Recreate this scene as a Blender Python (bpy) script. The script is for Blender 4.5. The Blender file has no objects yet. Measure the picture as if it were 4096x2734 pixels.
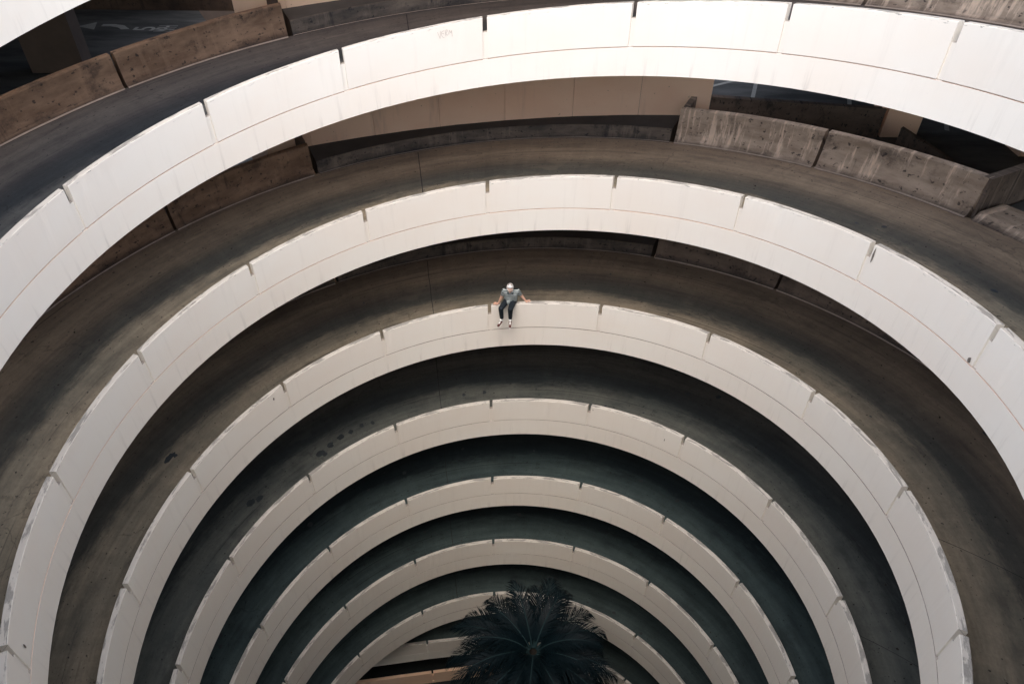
import bpy, bmesh, math, random
from math import sin, cos, pi, radians
from mathutils import Vector, Matrix, noise
random.seed(7)
sc = bpy.context.scene
COL = sc.collection

# ---------------------------------------------------------------- camera, light, exposure
ZC = 34.0                                   # camera height above the ground of the shaft
cam_d = bpy.data.cameras.new('camera'); cam = bpy.data.objects.new('camera', cam_d); COL.objects.link(cam)
cam_d.sensor_width = 36.0; cam_d.lens = 36.0 * 2873.3 / 4096; cam_d.clip_start = 0.05; cam_d.clip_end = 500
PIT, ROL = 0.71714, 0.0102
f = Vector((0, cos(PIT), -sin(PIT))); rt = Vector((1, 0, 0)); up = rt.cross(f)
r2 = rt * cos(ROL) + up * sin(ROL); u2 = up * cos(ROL) - rt * sin(ROL)
m = Matrix((r2, u2, -f)).transposed().to_4x4(); m.translation = Vector((0.56745, -7.69735, ZC))
cam.matrix_world = m
sc.camera = cam

SUN_EL, SUN_AZ = radians(65), radians(188)   # azimuth clockwise from +Y: light comes from behind the camera, left
w = bpy.data.worlds.new('World'); sc.world = w; w.use_nodes = True
nt = w.node_tree; bg = nt.nodes['Background']
sky = nt.nodes.new('ShaderNodeTexSky'); sky.sky_type = 'NISHITA'; sky.sun_disc = False
sky.sun_elevation = SUN_EL; sky.sun_rotation = SUN_AZ; sky.air_density = 0.9; sky.dust_density = 3.5; sky.ozone_density = 1.0
nt.links.new(sky.outputs[0], bg.inputs[0]); bg.inputs[1].default_value = 0.15
sl = bpy.data.lights.new('sun', 'SUN'); sl.energy = 1.1; sl.angle = radians(158); sl.color = (1.0, 0.90, 0.75)
so = bpy.data.objects.new('sun', sl); COL.objects.link(so)
sd = Vector((sin(SUN_AZ) * cos(SUN_EL), cos(SUN_AZ) * cos(SUN_EL), sin(SUN_EL)))
so.rotation_euler = sd.to_track_quat('Z', 'Y').to_euler(); so.location = (0, 0, 60)
sc.view_settings.view_transform = 'Standard'; sc.view_settings.look = 'None'
sc.view_settings.gamma = 1.0; sc.view_settings.use_curve_mapping = False
sc.view_settings.exposure = 1.4

# ---------------------------------------------------------------- helpers
def new_mesh(name, vs, fs, uvs=None, mats=(), mi=None, smooth=False):
    me = bpy.data.meshes.new(name); me.from_pydata([tuple(v) for v in vs], [], fs); me.update()
    if uvs is not None:
        ul = me.uv_layers.new(name='UVMap')
        vi = [0] * len(me.loops); me.loops.foreach_get('vertex_index', vi)
        flat = []
        for i in vi: flat += [uvs[i][0], uvs[i][1]]
        ul.data.foreach_set('uv', flat)
    for mt in mats: me.materials.append(mt)
    if mi: me.polygons.foreach_set('material_index', mi)
    if smooth: me.polygons.foreach_set('use_smooth', [True] * len(me.polygons))
    return me
def obj(name, me, parent=None, label=None, cat=None, group=None, kind=None):
    o = bpy.data.objects.new(name, me); COL.objects.link(o)
    if parent is not None: o.parent = parent
    if label: o['label'] = label
    if cat: o['category'] = cat
    if group: o['group'] = group
    if kind: o['kind'] = kind
    return o
class MB:
    def __init__(s): s.v = []; s.f = []; s.uv = []; s.mi = []
    def add(s, vs, fs, uvs=None, mi=0):
        b = len(s.v); s.v += [Vector(v) for v in vs]
        s.uv += uvs if uvs else [(v[0] + v[1], v[2]) for v in vs]
        s.f += [tuple(b + i for i in q) for q in fs]; s.mi += [mi] * len(fs)
    def box(s, c, size, rot=0, mi=0, taper=1.0):
        vs = []
        for z in (-1, 1):
            t = taper if z > 0 else 1
            for x, y in ((-1, -1), (1, -1), (1, 1), (-1, 1)):
                px, py = x * size[0] / 2 * t, y * size[1] / 2 * t
                vs.append((c[0] + px * cos(rot) - py * sin(rot), c[1] + px * sin(rot) + py * cos(rot), c[2] + z * size[2] / 2))
        s.add(vs, [(0, 3, 2, 1), (4, 5, 6, 7), (0, 1, 5, 4), (1, 2, 6, 5), (2, 3, 7, 6), (3, 0, 4, 7)], None, mi)
    def mesh(s, name, mats, smooth=False): return new_mesh(name, s.v, s.f, s.uv, mats, s.mi, smooth)
TH0, DK = -0.0064, pi / 8
R0 = 7.4; SP = 3.6757; ZG = -5.3854; PH = 0.8146
def zf(k, n): return ZC + ZG - SP * (n - k / 8.0)
def P(k, rho, dz, n):
    th = TH0 + k * DK
    return Vector((rho * sin(th), rho * cos(th), zf(k, n) + dz))
def sweep(mb, prof, k0, k1, seg, n, closed=True, caps=True, mi=0, jit=None, mis=None):
    """sweep a (rho, dz) profile along the ramp helix"""
    m_ = len(prof); vs = []; uv = []
    for i in range(seg + 1):
        k = k0 + (k1 - k0) * i / seg
        for j, (r, dz) in enumerate(prof):
            jr, jz = jit(i, j, k) if jit else (0, 0)
            vs.append(P(k, r + jr, dz + jz, n)); uv.append((k * DK * R0 + n * 3.1, dz + (r - R0)))
    b = len(mb.v); mb.v += vs; mb.uv += uv
    last = m_ if closed else m_ - 1
    for i in range(seg):
        for j in range(last):
            a, c = b + i * m_ + j, b + i * m_ + (j + 1) % m_
            mb.f.append((a, c, c + m_, a + m_)); mb.mi.append(mis[j] if mis else mi)
    if caps and closed:
        mb.f.append(tuple(b + j for j in range(m_))[::-1]); mb.mi.append(mi)
        mb.f.append(tuple(b + seg * m_ + j for j in range(m_))); mb.mi.append(mi)

# ---------------------------------------------------------------- materials
class NT:
    def __init__(s, name, rough=0.85):
        s.m = bpy.data.materials.new(name); s.m.use_nodes = True; s.t = s.m.node_tree
        s.b = s.t.nodes['Principled BSDF']; s.b.inputs['Roughness'].default_value = rough
        s.b.inputs['Specular IOR Level'].default_value = 0.3
    def n(s, ty, **kw):
        nd = s.t.nodes.new(ty)
        for k, v in kw.items(): setattr(nd, k, v)
        return nd
    def l(s, a, b): s.t.links.new(a, b)
    def val(s, x, sock):
        if isinstance(x, (int, float)): sock.default_value = x
        else: s.l(x, sock)
    def math(s, op, a, b=0.0, c=0.0, clamp=False):
        nd = s.n('ShaderNodeMath', operation=op, use_clamp=clamp); s.val(a, nd.inputs[0]); s.val(b, nd.inputs[1]); s.val(c, nd.inputs[2]); return nd.outputs[0]
    def uvs(s, sx=1, sy=1, off=0.0):
        uv = s.n('ShaderNodeUVMap', uv_map='UVMap')
        mp = s.n('ShaderNodeMapping'); mp.inputs['Scale'].default_value = (sx, sy, 1); mp.inputs['Location'].default_value = (off, off * .7, 0)
        s.l(uv.outputs[0], mp.inputs[0]); return mp.outputs[0]
    def obj(s, sx=1, sy=1, sz=1, off=0.0):
        tc = s.n('ShaderNodeTexCoord'); mp = s.n('ShaderNodeMapping'); mp.inputs['Scale'].default_value = (sx, sy, sz); mp.inputs['Location'].default_value = (off, off, off)
        s.l(tc.outputs['Object'], mp.inputs[0]); return mp.outputs[0]
    def noise(s, vec, scale=1, detail=5, rough=0.6, dist=0.0):
        nd = s.n('ShaderNodeTexNoise'); nd.inputs['Scale'].default_value = scale; nd.inputs['Detail'].default_value = detail
        nd.inputs['Roughness'].default_value = rough; nd.inputs['Distortion'].default_value = dist; s.l(vec, nd.inputs['Vector']); return nd.outputs['Fac']
    def ramp(s, x, a, b, va=0.0, vb=1.0):
        nd = s.n('ShaderNodeMapRange', interpolation_type='SMOOTHSTEP'); s.val(x, nd.inputs[0])
        for i, v in enumerate((a, b, va, vb)): nd.inputs[i + 1].default_value = v
        return nd.outputs[0]
    def mix(s, fac, a, b, mode='MIX'):
        nd = s.n('ShaderNodeMix', data_type='RGBA', blend_type=mode); s.val(fac, nd.inputs['Factor'])
        for x, i in ((a, 6), (b, 7)):
            if isinstance(x, tuple): nd.inputs[i].default_value = (*x[:3], 1)
            else: s.l(x, nd.inputs[i])
        return nd.outputs[2]
    def bump(s, h, strength=0.3, dist=0.01):
        bp = s.n('ShaderNodeBump'); bp.inputs['Strength'].default_value = strength; bp.inputs['Distance'].default_value = dist
        s.l(h, bp.inputs['Height']); s.l(bp.outputs[0], s.b.inputs['Normal'])
    def col(s, c):
        if isinstance(c, tuple): s.b.inputs['Base Color'].default_value = (*c[:3], 1)
        else: s.l(c, s.b.inputs['Base Color'])
        return s.m
def plain(name, c, rough=0.8, var=0.12, scale=8):
    N = NT(name, rough); nz = N.noise(N.obj(), scale, 4)
    return N.col(N.mix(nz, tuple(x * (1 - var) for x in c), tuple(min(1, x * (1 + var)) for x in c)))

def white_paint(name, chips=True):
    N = NT(name, 0.7)
    big = N.noise(N.uvs(.35, .5), 1, 4)
    c = N.mix(N.ramp(big, .3, .7), (.80, .748, .665), (.81, .785, .715))
    streak = N.ramp(N.noise(N.uvs(5, .35, 3), 1, 5, .65), .52, .78)
    vv = N.n('ShaderNodeSeparateXYZ'); N.l(N.uvs(), vv.inputs[0]); V = vv.outputs[1]
    low = N.ramp(V, .05, -.6, 0, 1)
    c = N.mix(N.math('MULTIPLY', streak, N.math('MULTIPLY_ADD', low, .62, .16)), c, (.50, .47, .42))
    oi = N.n('ShaderNodeObjectInfo'); c = N.mix(N.math('MULTIPLY', oi.outputs['Random'], .16), c, (.56, .52, .47))
    spots = N.ramp(N.noise(N.uvs(1.3, 2, 9), 3, 3), .74, .80)
    c = N.mix(N.math('MULTIPLY', spots, .35), c, (.42, .38, .33))
    geo = N.n('ShaderNodeNewGeometry'); sp = N.n('ShaderNodeSeparateXYZ'); N.l(geo.outputs['Normal'], sp.inputs[0])
    top = N.ramp(sp.outputs[2], .6, .85)
    if not chips: c = N.mix(N.math('MULTIPLY', top, .9), c, (.30, .27, .24))
    if chips:
        wn = N.noise(N.uvs(.8, 3.2, 5), 1.6, 8, .66, .4)
        wear_top = N.ramp(wn, .50, .56)
        c = N.mix(N.math('MULTIPLY', top, .7), c, (.47, .45, .41))
        edge = N.ramp(V, PH - .09, PH + .0)
        e2 = N.math('MULTIPLY', edge, N.ramp(N.noise(N.uvs(2.4, 9, 8), 2.2, 7, .7), .59, .63))
        mask = N.math('MAXIMUM', N.math('MULTIPLY', top, wear_top), e2, clamp=True)
        g = N.mix(N.noise(N.uvs(6, 20), 3, 5), (.20, .195, .18), (.42, .405, .37))
        c = N.mix(mask, c, g)
        N.bump(N.math('SUBTRACT', N.noise(N.uvs(14, 14), 3, 4), N.math('MULTIPLY', mask, 1.2)), .25, .006)
    else:
        N.bump(N.noise(N.uvs(14, 14), 3, 4), .2, .005)
    return N.col(c)
M_PANEL = white_paint('white_painted_concrete')
M_BEAM = white_paint('white_painted_beam', False)
M_GROOVE_BOUNCE = plain('peach_joint_sealant', (.72, .56, .46))  # orange bounce light in the upper grooves, put into the colour
M_GROOVE_SHADE = plain('dark_joint_sealant', (.30, .25, .22))  # shade in the lower grooves, put into the colour

def road_mat(name, gain):
    N = NT(name, 0.8)
    uv = N.n('ShaderNodeSeparateXYZ'); N.l(N.uvs(), uv.inputs[0]); U, V = uv.outputs[0], uv.outputs[1]    # V: metres outward from the parapet
    wob = N.math('MULTIPLY', N.math('SUBTRACT', N.noise(N.uvs(.25, .9, 2), 1, 4), .5), 1.0)
    fine = N.math('MULTIPLY', N.math('SUBTRACT', N.noise(N.uvs(3, 9, 4), 1, 6, .75), .5), .7)
    Vw = N.math('ADD', N.math('ADD', V, wob), fine)
    base = N.mix(N.ramp(N.noise(N.uvs(.5, 1.2, 1), 1, 6, .65), .3, .7), (.155, .165, .155), (.27, .265, .235))
    d1 = N.math('MULTIPLY', N.ramp(Vw, 1.45, 1.85), N.ramp(Vw, 3.0, 2.3))      # rubber-darkened wheel track
    d2 = N.math('MULTIPLY', N.ramp(Vw, 3.15, 3.6), N.ramp(Vw, 4.3, 3.9))
    c = N.mix(N.math('MULTIPLY', d1, .78), base, (.032, .044, .054))
    c = N.mix(N.math('MULTIPLY', d2, .42), c, (.062, .066, .07))
    c = N.mix(N.ramp(V, 1.9, 3.0, 0, .42), c, (.25, .195, .16))
    # radial brushed texture and streaks along the drive
    st = N.noise(N.uvs(.25, 7, 6), 1, 5, .6); c = N.mix(.8, c, N.mix(st, (.28, .28, .29), (.80, .78, .73)), 'OVERLAY')
    bl = N.ramp(N.noise(N.uvs(.9, 1.7, 61), 1, 7, .72), .46, .68); c = N.mix(N.math('MULTIPLY', bl, .38), c, (.045, .046, .05))
    rad = N.noise(N.uvs(5, .3, 11), 1, 4, .6); c = N.mix(.42, c, N.mix(rad, (.25, .25, .25), (.75, .75, .72)), 'OVERLAY'); gr = N.noise(N.uvs(16, 16), 1, 3, .8); c = N.mix(.5, c, N.mix(gr, (.22, .22, .23), (.78, .77, .75)), 'OVERLAY')
    tyre = N.ramp(N.noise(N.uvs(.12, 13, 23), 1, 3, .5), .60, .68); c = N.mix(N.math('MULTIPLY', tyre, N.ramp(N.noise(N.uvs(.35, .8, 41), 1, 3), .50, .62, 0, .55)), c, (.035, .038, .042))
    sp = N.ramp(N.noise(N.uvs(4, 4, 3), 3.5, 2, .5), .67, .72); c = N.mix(N.math('MULTIPLY', sp, .8), c, (.02, .022, .025))
    pa = N.ramp(N.noise(N.uvs(.8, 1.1, 17), 1, 2), .66, .70); c = N.mix(N.math('MULTIPLY', pa, .12), c, (.30, .28, .23))
    vor = N.n('ShaderNodeTexVoronoi', feature='DISTANCE_TO_EDGE'); vor.inputs['Scale'].default_value = .55
    dn = N.n('ShaderNodeTexNoise'); dn.inputs['Scale'].default_value = 2.2; dn.inputs['Detail'].default_value = 6; N.l(N.uvs(1, 1), dn.inputs['Vector'])
    mx = N.n('ShaderNodeMix', data_type='RGBA'); mx.inputs[0].default_value = .35; N.l(N.uvs(1, .8), mx.inputs[6]); N.l(dn.outputs['Color'], mx.inputs[7]); N.l(mx.outputs[2], vor.inputs['Vector'])
    cr = N.math('MULTIPLY', N.ramp(vor.outputs['Distance'], .006, .001), N.ramp(N.noise(N.uvs(.3, .3, 31), 1, 2), .5, .56))
    c = N.mix(N.math('MULTIPLY', cr, .3), c, (.02, .02, .022))
    N.bump(N.noise(N.uvs(6, 14), 2, 6, .7), .35, .01)
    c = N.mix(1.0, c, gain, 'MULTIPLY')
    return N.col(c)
M_ROAD = road_mat('ramp_concrete', (1.52, 1.31, 1.10)); M_ROAD_SHADE = road_mat('sooty_ramp_concrete', (.22, .33, .39)); M_ROAD_MID = road_mat('grimy_ramp_concrete', (.46, .50, .52)); M_ROAD_A = road_mat('slate_ramp_concrete', (.60, .60, .64)); M_ROAD_C = road_mat('dusty_ramp_concrete', (.98, .86, .74))  # copies of one concrete per level, light and shade put into the colour
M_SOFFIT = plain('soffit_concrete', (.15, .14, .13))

def barrier_mat(name, a, b, dark, streak=.5):
    N = NT(name, 0.85)
    nz = N.noise(N.uvs(.7, 1.3), 1.5, 7, .68)
    c = N.mix(N.ramp(nz, .3, .7), a, b)
    vv = N.n('ShaderNodeSeparateXYZ'); N.l(N.uvs(), vv.inputs[0]); V = N.math('SUBTRACT', vv.outputs[1], 3.9)
    mot = N.ramp(N.noise(N.uvs(1.5, 1.0, 21), 1.3, 8, .75), .50, .66); c = N.mix(N.math('MULTIPLY', mot, .62), c, dark)
    pits = N.ramp(N.noise(N.uvs(3.4, 2.2, 5), 3.2, 3, .6), .60, .67); c = N.mix(N.math('MULTIPLY', pits, .85), c, dark)
    lite = N.ramp(N.noise(N.uvs(.8, 1.2, 33), 1.5, 6, .75), .60, .70); c = N.mix(N.math('MULTIPLY', lite, .45), c, tuple(min(1, x * 1.35) for x in b))
    drip = N.math('MULTIPLY', N.ramp(N.noise(N.uvs(5.5, .45, 8), 1, 5, .7), .52, .64), .9)
    c = N.mix(N.math('MULTIPLY', drip, streak), c, tuple(min(1, x * 1.7) for x in b))
    drk = N.ramp(N.noise(N.uvs(2.3, .2, 15), 1, 5, .7), .60, .70); c = N.mix(N.math('MULTIPLY', drk, .8), c, dark)
    foot = N.ramp(N.math('ADD', V, N.math('MULTIPLY', nz, .35)), .42, .10); c = N.mix(N.math('MULTIPLY', foot, .75), c, dark)
    N.bump(N.noise(N.uvs(5, 8), 3, 6, .7), .5, .015)
    return N.col(c)
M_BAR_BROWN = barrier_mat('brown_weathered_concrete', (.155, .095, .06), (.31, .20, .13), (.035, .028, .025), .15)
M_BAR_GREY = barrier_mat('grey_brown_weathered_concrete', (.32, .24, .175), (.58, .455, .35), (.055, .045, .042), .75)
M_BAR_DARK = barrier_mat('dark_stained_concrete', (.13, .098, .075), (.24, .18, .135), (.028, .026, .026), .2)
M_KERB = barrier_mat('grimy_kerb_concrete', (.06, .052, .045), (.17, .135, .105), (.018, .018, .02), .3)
M_LEDGE = plain('sooty_ledge_concrete', (.05, .046, .043), var=.4, scale=2)
M_FOOT = plain('light_gutter_mortar', (.40, .32, .26), var=.4, scale=5)
def tan_mat():
    N = NT('tan_wall_concrete', .8)
    c = N.mix(N.ramp(N.noise(N.obj(.35, .35, .5), 1, 5), .3, .7), (.82, .545, .37), (.87, .63, .45))
    s_ = N.ramp(N.noise(N.obj(1.4, 1.4, .15, 4), 1, 5, .7), .56, .72); c = N.mix(N.math('MULTIPLY', s_, .35), c, (.36, .25, .2))
    d = N.ramp(N.noise(N.obj(3, 3, 3), 4, 2), .73, .77); c = N.mix(N.math('MULTIPLY', d, .7), c, (.12, .09, .07))
    N.bump(N.noise(N.obj(3, 3, 3), 5, 4), .2, .01); return N.col(c)
M_TAN = tan_mat()
def deck_mat():
    N = NT('deck_concrete', .75)
    c = N.mix(N.ramp(N.noise(N.obj(.5, 1.6, 1), 1, 6, .65), .3, .7), (.06, .063, .062), (.15, .15, .143))
    return N.col(c)
M_DECK = deck_mat()
M_MARK = plain('worn_road_paint', (.40, .40, .37), var=.3, scale=9)
M_STREAK = barrier_mat('streaked_dark_barrier', (.10, .075, .06), (.15, .115, .09), (.012, .016, .02), .1)
M_DARKCOL = plain('unlit_column_concrete', (.10, .075, .06), var=.3, scale=2)  # dark brown tone for the left column and the back walls
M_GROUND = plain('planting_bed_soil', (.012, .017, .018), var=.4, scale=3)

# ---------------------------------------------------------------- structure: ground
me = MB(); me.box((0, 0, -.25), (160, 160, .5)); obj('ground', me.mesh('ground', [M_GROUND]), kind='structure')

# ---------------------------------------------------------------- ramps (road slabs)
def kj(i):                                  # real, slightly uneven joint positions
    return i + {-5: .076, -4: .081, -3: .026, -2: .030, -1: -.005, 1: .019, 2: .014, 3: .002, 4: -.019, 5: -.025}.get(i, 0)
NR = 24
def band_h(n, k): return .575 + .028 * max(0, min(4.5, (n - k / 8.0)))
RINGS = [-1, 0, 1, 2, 3, 4, 5, 6, 7]
roads = {}
for n in RINGS:
    mb = MB(); ka, kb = {-1: (-8, 5), 7: (0, 8)}.get(n, (-8, 8))
    prof = [(R0 + .10 + i * (11.34 - R0 - .10) / NR, 0.0) for i in range(NR + 1)] + [(11.34, -.32), (7.8, -.32), (7.5, -.32)]
    sweep(mb, prof, ka, kb, (kb - ka) * 8, n, mis=[0] * NR + [1, 1, 1, 1], caps=False)
    roads[n] = obj('ramp_road', mb.mesh('ramp_road', [M_ROAD_A if n < 1 else M_ROAD if n < 2 else M_ROAD_C if n == 2 else M_ROAD_MID if n == 3 else M_ROAD_SHADE, M_SOFFIT]), kind='structure',
                   label=None)
# last stretch of ramp leaving the spiral in a straight line
LZ = ZC - 30.9
mb = MB(); mb.add([(0, 7.5, LZ + .02), (-2.95, 7.1, LZ), (-10, 6.05, LZ), (-10, 10.2, LZ), (-3, 11.0, LZ), (0, 11.3, LZ + .02)],
       [(5, 4, 1, 0), (4, 3, 2, 1)], [(0, .1), (3, .1), (10, .1), (10, 4), (3, 4), (0, 4)])
obj('ramp_road', mb.mesh('ramp_exit', [M_ROAD_SHADE]), kind='structure')

# ---------------------------------------------------------------- white spiral parapets
ORD = {-1: 'Highest white parapet band, cut off by the top left corner',
       0: 'Uppermost full white parapet arc, with VERM scratched on it',
       1: 'Second white parapet arc from the top, above the seated man',
       2: 'White parapet arc the man in the striped shirt sits on',
       3: 'White parapet arc directly below the one with the seated man',
       4: 'White parapet arc second below the seated man',
       5: 'Fully visible greyish parapet arc just above the palm top',
       6: 'Dim parapet arc partly hidden behind the palm fronds',
       7: 'Lowest dark parapet that runs off straight behind the palm'}
parapets = {}; panels = {}
HG = .047 / R0 / DK                        # half gap in units of k
for n in RINGS:
    mid = P(0, R0, 0, n)
    root = obj('spiral_parapet', None, label=ORD[n], cat='parapet', group='white parapets of the spiral ramp'); root.location = mid
    root.empty_display_size = .3
    parapets[n] = root
    def rel(mb): mb.v = [v - mid for v in mb.v]
    i0, i1 = {-1: (-8, 5), 7: (0, 8)}.get(n, (-8, 8))
    # edge beam with recessed core behind the panels
    mb = MB(); seg = (i1 - i0) * 8
    vsb = []
    for s_ in range(seg + 1):
        k = i0 + (i1 - i0) * s_ / seg; bh = band_h(n, k)
        for (r, dz) in ((7.4, -bh), (7.4, -.011), (7.45, -.009), (7.45, .535), (7.51, .535), (7.51, .0), (7.60, -.02), (7.75, -bh)):
            vsb.append((P(k, r, dz, n), (k * DK * R0 + n * 3.1, dz + r - R0)))
    mb.v = [a for a, b in vsb]; mb.uv = [b for a, b in vsb]
    for s_ in range(seg):
        for j in range(8):
            a, c = s_ * 8 + j, s_ * 8 + (j + 1) % 8
            mb.f.append((a, c, c + 8, a + 8)); mb.mi.append(1 if j == 1 else 0)
    for i in range(i0 + 1, i1):             # mortar strip closing the groove at every joint
        sweep(mb, [(7.404, -.03), (7.404, -.004), (7.430, .004), (7.430, .53), (7.46, .534), (7.46, -.03)], kj(i) - HG * .98, kj(i) + HG * .98, 2, n)
    rel(mb)
    obj('edge_beam', mb.mesh('edge_beam', [M_BEAM, M_GROOVE_BOUNCE if n < 2 else M_GROOVE_SHADE]), root)
    for i in range(i0, i1):
        rs = random.Random(n * 100 + i)
        a, b = kj(i) + HG, kj(i + 1) - HG
        ph = rs.random() * 50; tz = rs.uniform(-.004, .004); tr = rs.uniform(-.003, .003)
        def jit(ii, j, k, ph=ph, tz=tz, tr=tr):
            if j in (1, 2): 
                q = noise.noise(Vector((k * 9 + ph, j, n))) ; q2 = max(0, noise.noise(Vector((k * 23 + ph, j, n))) - .28)
                return (tr + q2 * .035 + (.002 * q), tz + q * .004 - q2 * .03)
            if j in (3, 4): return (tr, tz + noise.noise(Vector((k * 14 + ph, 4, n))) * .004)
            return (tr, 0)
        mb = MB()
        sweep(mb, [(7.4, .009), (7.4, PH - .007), (7.406, PH), (7.515, PH), (7.53, PH - .02), (7.53, -.05), (7.44, -.05), (7.44, .009)],
              a, b, 24, n, jit=jit)
        rel(mb)
        panels[n, i] = obj('panel', mb.mesh('panel', [M_PANEL]), root)

# straight tail of the lowest parapet, and the low wall under it
def straight_wall(root, pts, z, mats, h=PH, bh=.6, base=Vector((0, 0, 0)), names=('panel', 'edge_beam')):
    for a, b in zip(pts[:-1], pts[1:]):
        a, b = Vector(a), Vector(b); d = (b - a).normalized(); nrm = Vector((-d.y, d.x, 0)) * (1 if (-d.y * 0 + d.x * 1) > 0 else -1)
        a2, b2 = a + d * .045, b - d * .045
        for nm, z0, z1, th, off, p, q in ((names[0], .012, h, .13, 0, a2, b2), (names[1], -bh, 0, .3, 0, a, b)):
            mb = MB(); vs = []
            for zz in (z0, z1):
                for pt, o_ in ((p, off), (q, off), (q, off + th), (p, off + th)):
                    vs.append(Vector((pt.x, pt.y, z + zz)) + nrm * o_ - base)
            uv = [(0, z0), (2.9, z0), (2.9, z0 + th), (0, z0 + th), (0, z1), (2.9, z1), (2.9, z1 + th), (0, z1 + th)]
            mb.add(vs, [(0, 3, 2, 1), (4, 5, 6, 7), (0, 1, 5, 4), (1, 2, 6, 5), (2, 3, 7, 6), (3, 0, 4, 7)], uv)
            bpy_me = mb.mesh(nm, mats)
            obj(nm, bpy_me, root)
        mb = MB(); vs = []
        for zz in (-.05, .53):
            for pt in (a, b):
                for o_ in (.035, .12): vs.append(Vector((pt.x, pt.y, z + zz)) + nrm * o_ - base)
        mb.add(vs, [(0, 1, 3, 2), (4, 6, 7, 5), (0, 2, 6, 4), (1, 5, 7, 3), (0, 4, 5, 1), (2, 3, 7, 6)])
        obj('core_wall', mb.mesh('core', mats[:1]), root)
straight_wall(parapets[7], [(-9.6, 6.0, 0), (-5.85, 6.6, 0), (-2.95, 7.05, 0), (-.1, 7.4, 0)], LZ, [M_PANEL], base=parapets[7].location, bh=.62)
tw = obj('low_wall', None, label='Warm tan low wall at the very bottom, left of the palm', cat='wall'); tw.location = (-5, 6.8, 0)
straight_wall(tw, [(-10.5, 5.95, 0), (-6.7, 6.55, 0), (-2.92, 7.1, 0), (.6, 7.6, 0)], ZC - 33.85, [M_TAN], base=tw.location, bh=.15)  # orange light on this wall is painted in by the tan material

# VERM scratched on the top arc
strokes = [[(-.3293, .699), (-.3134, .565), (-.3076, .712)], [(-.2802, .698), (-.288, .703), (-.2997, .691), (-.304, .655), (-.3024, .626), (-.2957, .585), (-.2835, .566)],
           [(-.3001, .667), (-.2842, .64)], [(-.2717, .585), (-.2745, .66), (-.2728, .694), (-.2661, .714), (-.2605, .709), (-.2612, .679), (-.275, .653), (-.2581, .597)],
           [(-.2519, .612), (-.246, .696), (-.2366, .633), (-.2313, .684), (-.2279, .562)]]
mb = MB(); pbase = parapets[0].location
for st in strokes:
    for (ka, da), (kb, db) in zip(st[:-1], st[1:]):
        A = P(ka, R0 - .0035, da, 0) - pbase; B = P(kb, R0 - .0035, db, 0) - pbase
        d = (B - A).normalized(); er = Vector((sin(ka * DK), cos(ka * DK), 0)); s_ = d.cross(er) * .0055
        mb.add([A - s_, B - s_, B + s_, A + s_], [(0, 1, 2, 3)])
g = obj('scratched_graffiti', mb.mesh('graffiti', [plain('scratch_brown', (.56, .51, .45))]), panels[0, -1])

# ---------------------------------------------------------------- kerbs, outer barriers
def bar_prof(h=.85): return [(11.235, 0.012), (11.27, .030), (11.33, .08), (11.375, .22), (11.42, .36), (11.45, .5), (11.485, h - .02), (11.505, h), (11.66, h), (11.68, h - .02), (11.70, -.3), (11.27, -.3)]
def barrier(n, ka, kb, mat, label, h=.85, group='outer barriers of the ramp'):
    mid = P((ka + kb) / 2, 11.5, 0, n)
    mb = MB(); g = .009
    pr = bar_prof(h)
    ph = random.random() * 30
    def jit(ii, j, k):
        return (noise.noise(Vector((k * 3 + ph, j * .5, n))) * .012, noise.noise(Vector((k * 5 + ph, 9, n))) * .006 if j in (6, 7, 8) else 0)
    sweep(mb, pr, ka + g, kb - g, max(6, int((kb - ka) * 14)), n, mis=[1] + [0] * (len(pr) - 1), jit=jit)
    mb.v = [v - mid for v in mb.v]
    o = obj('concrete_barrier', mb.mesh('barrier', [mat, M_FOOT]), label=label, cat='barrier', group=group); o.location = mid
    return o
LV = {0: 'uppermost road', 1: 'second road from the top', 2: 'third road from the top, where the man sits', 3: 'road under the seated man', 4: 'road', 5: 'road', 6: 'road'}
BL = {(0, -2): 'Brown pitted barrier along the uppermost road, below the 5 MPH arrow', (0, -3): 'Brown pitted barrier at the far left edge, left of its joint',
      (0, 1): 'Barrier along the uppermost road, right of its kerb', (0, 2): 'Brown barrier by the top right corner beyond the highest full arc',
      (1, -2): 'Brown barrier just left of the tan wall, under the uppermost full arc', (1, -3): 'Brown shaded barrier seen in the narrow wedge at left under the uppermost arc',
      (1, 1): 'Stained barrier between the tan wall and the dark joint', (1, 2): 'Barrier with white drip streaks and a sharp right-hand corner',
      (2, -2): 'Dark barrier left of the low kerb behind the seated man', (2, -3): 'Dark barrier at far left behind the second arc', (2, 1): 'Blotched barrier right of the kerb behind the seated man',
      (2, 2): 'Brown stained barrier disappearing behind the second arc at right'}
root_cache = {}
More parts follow.
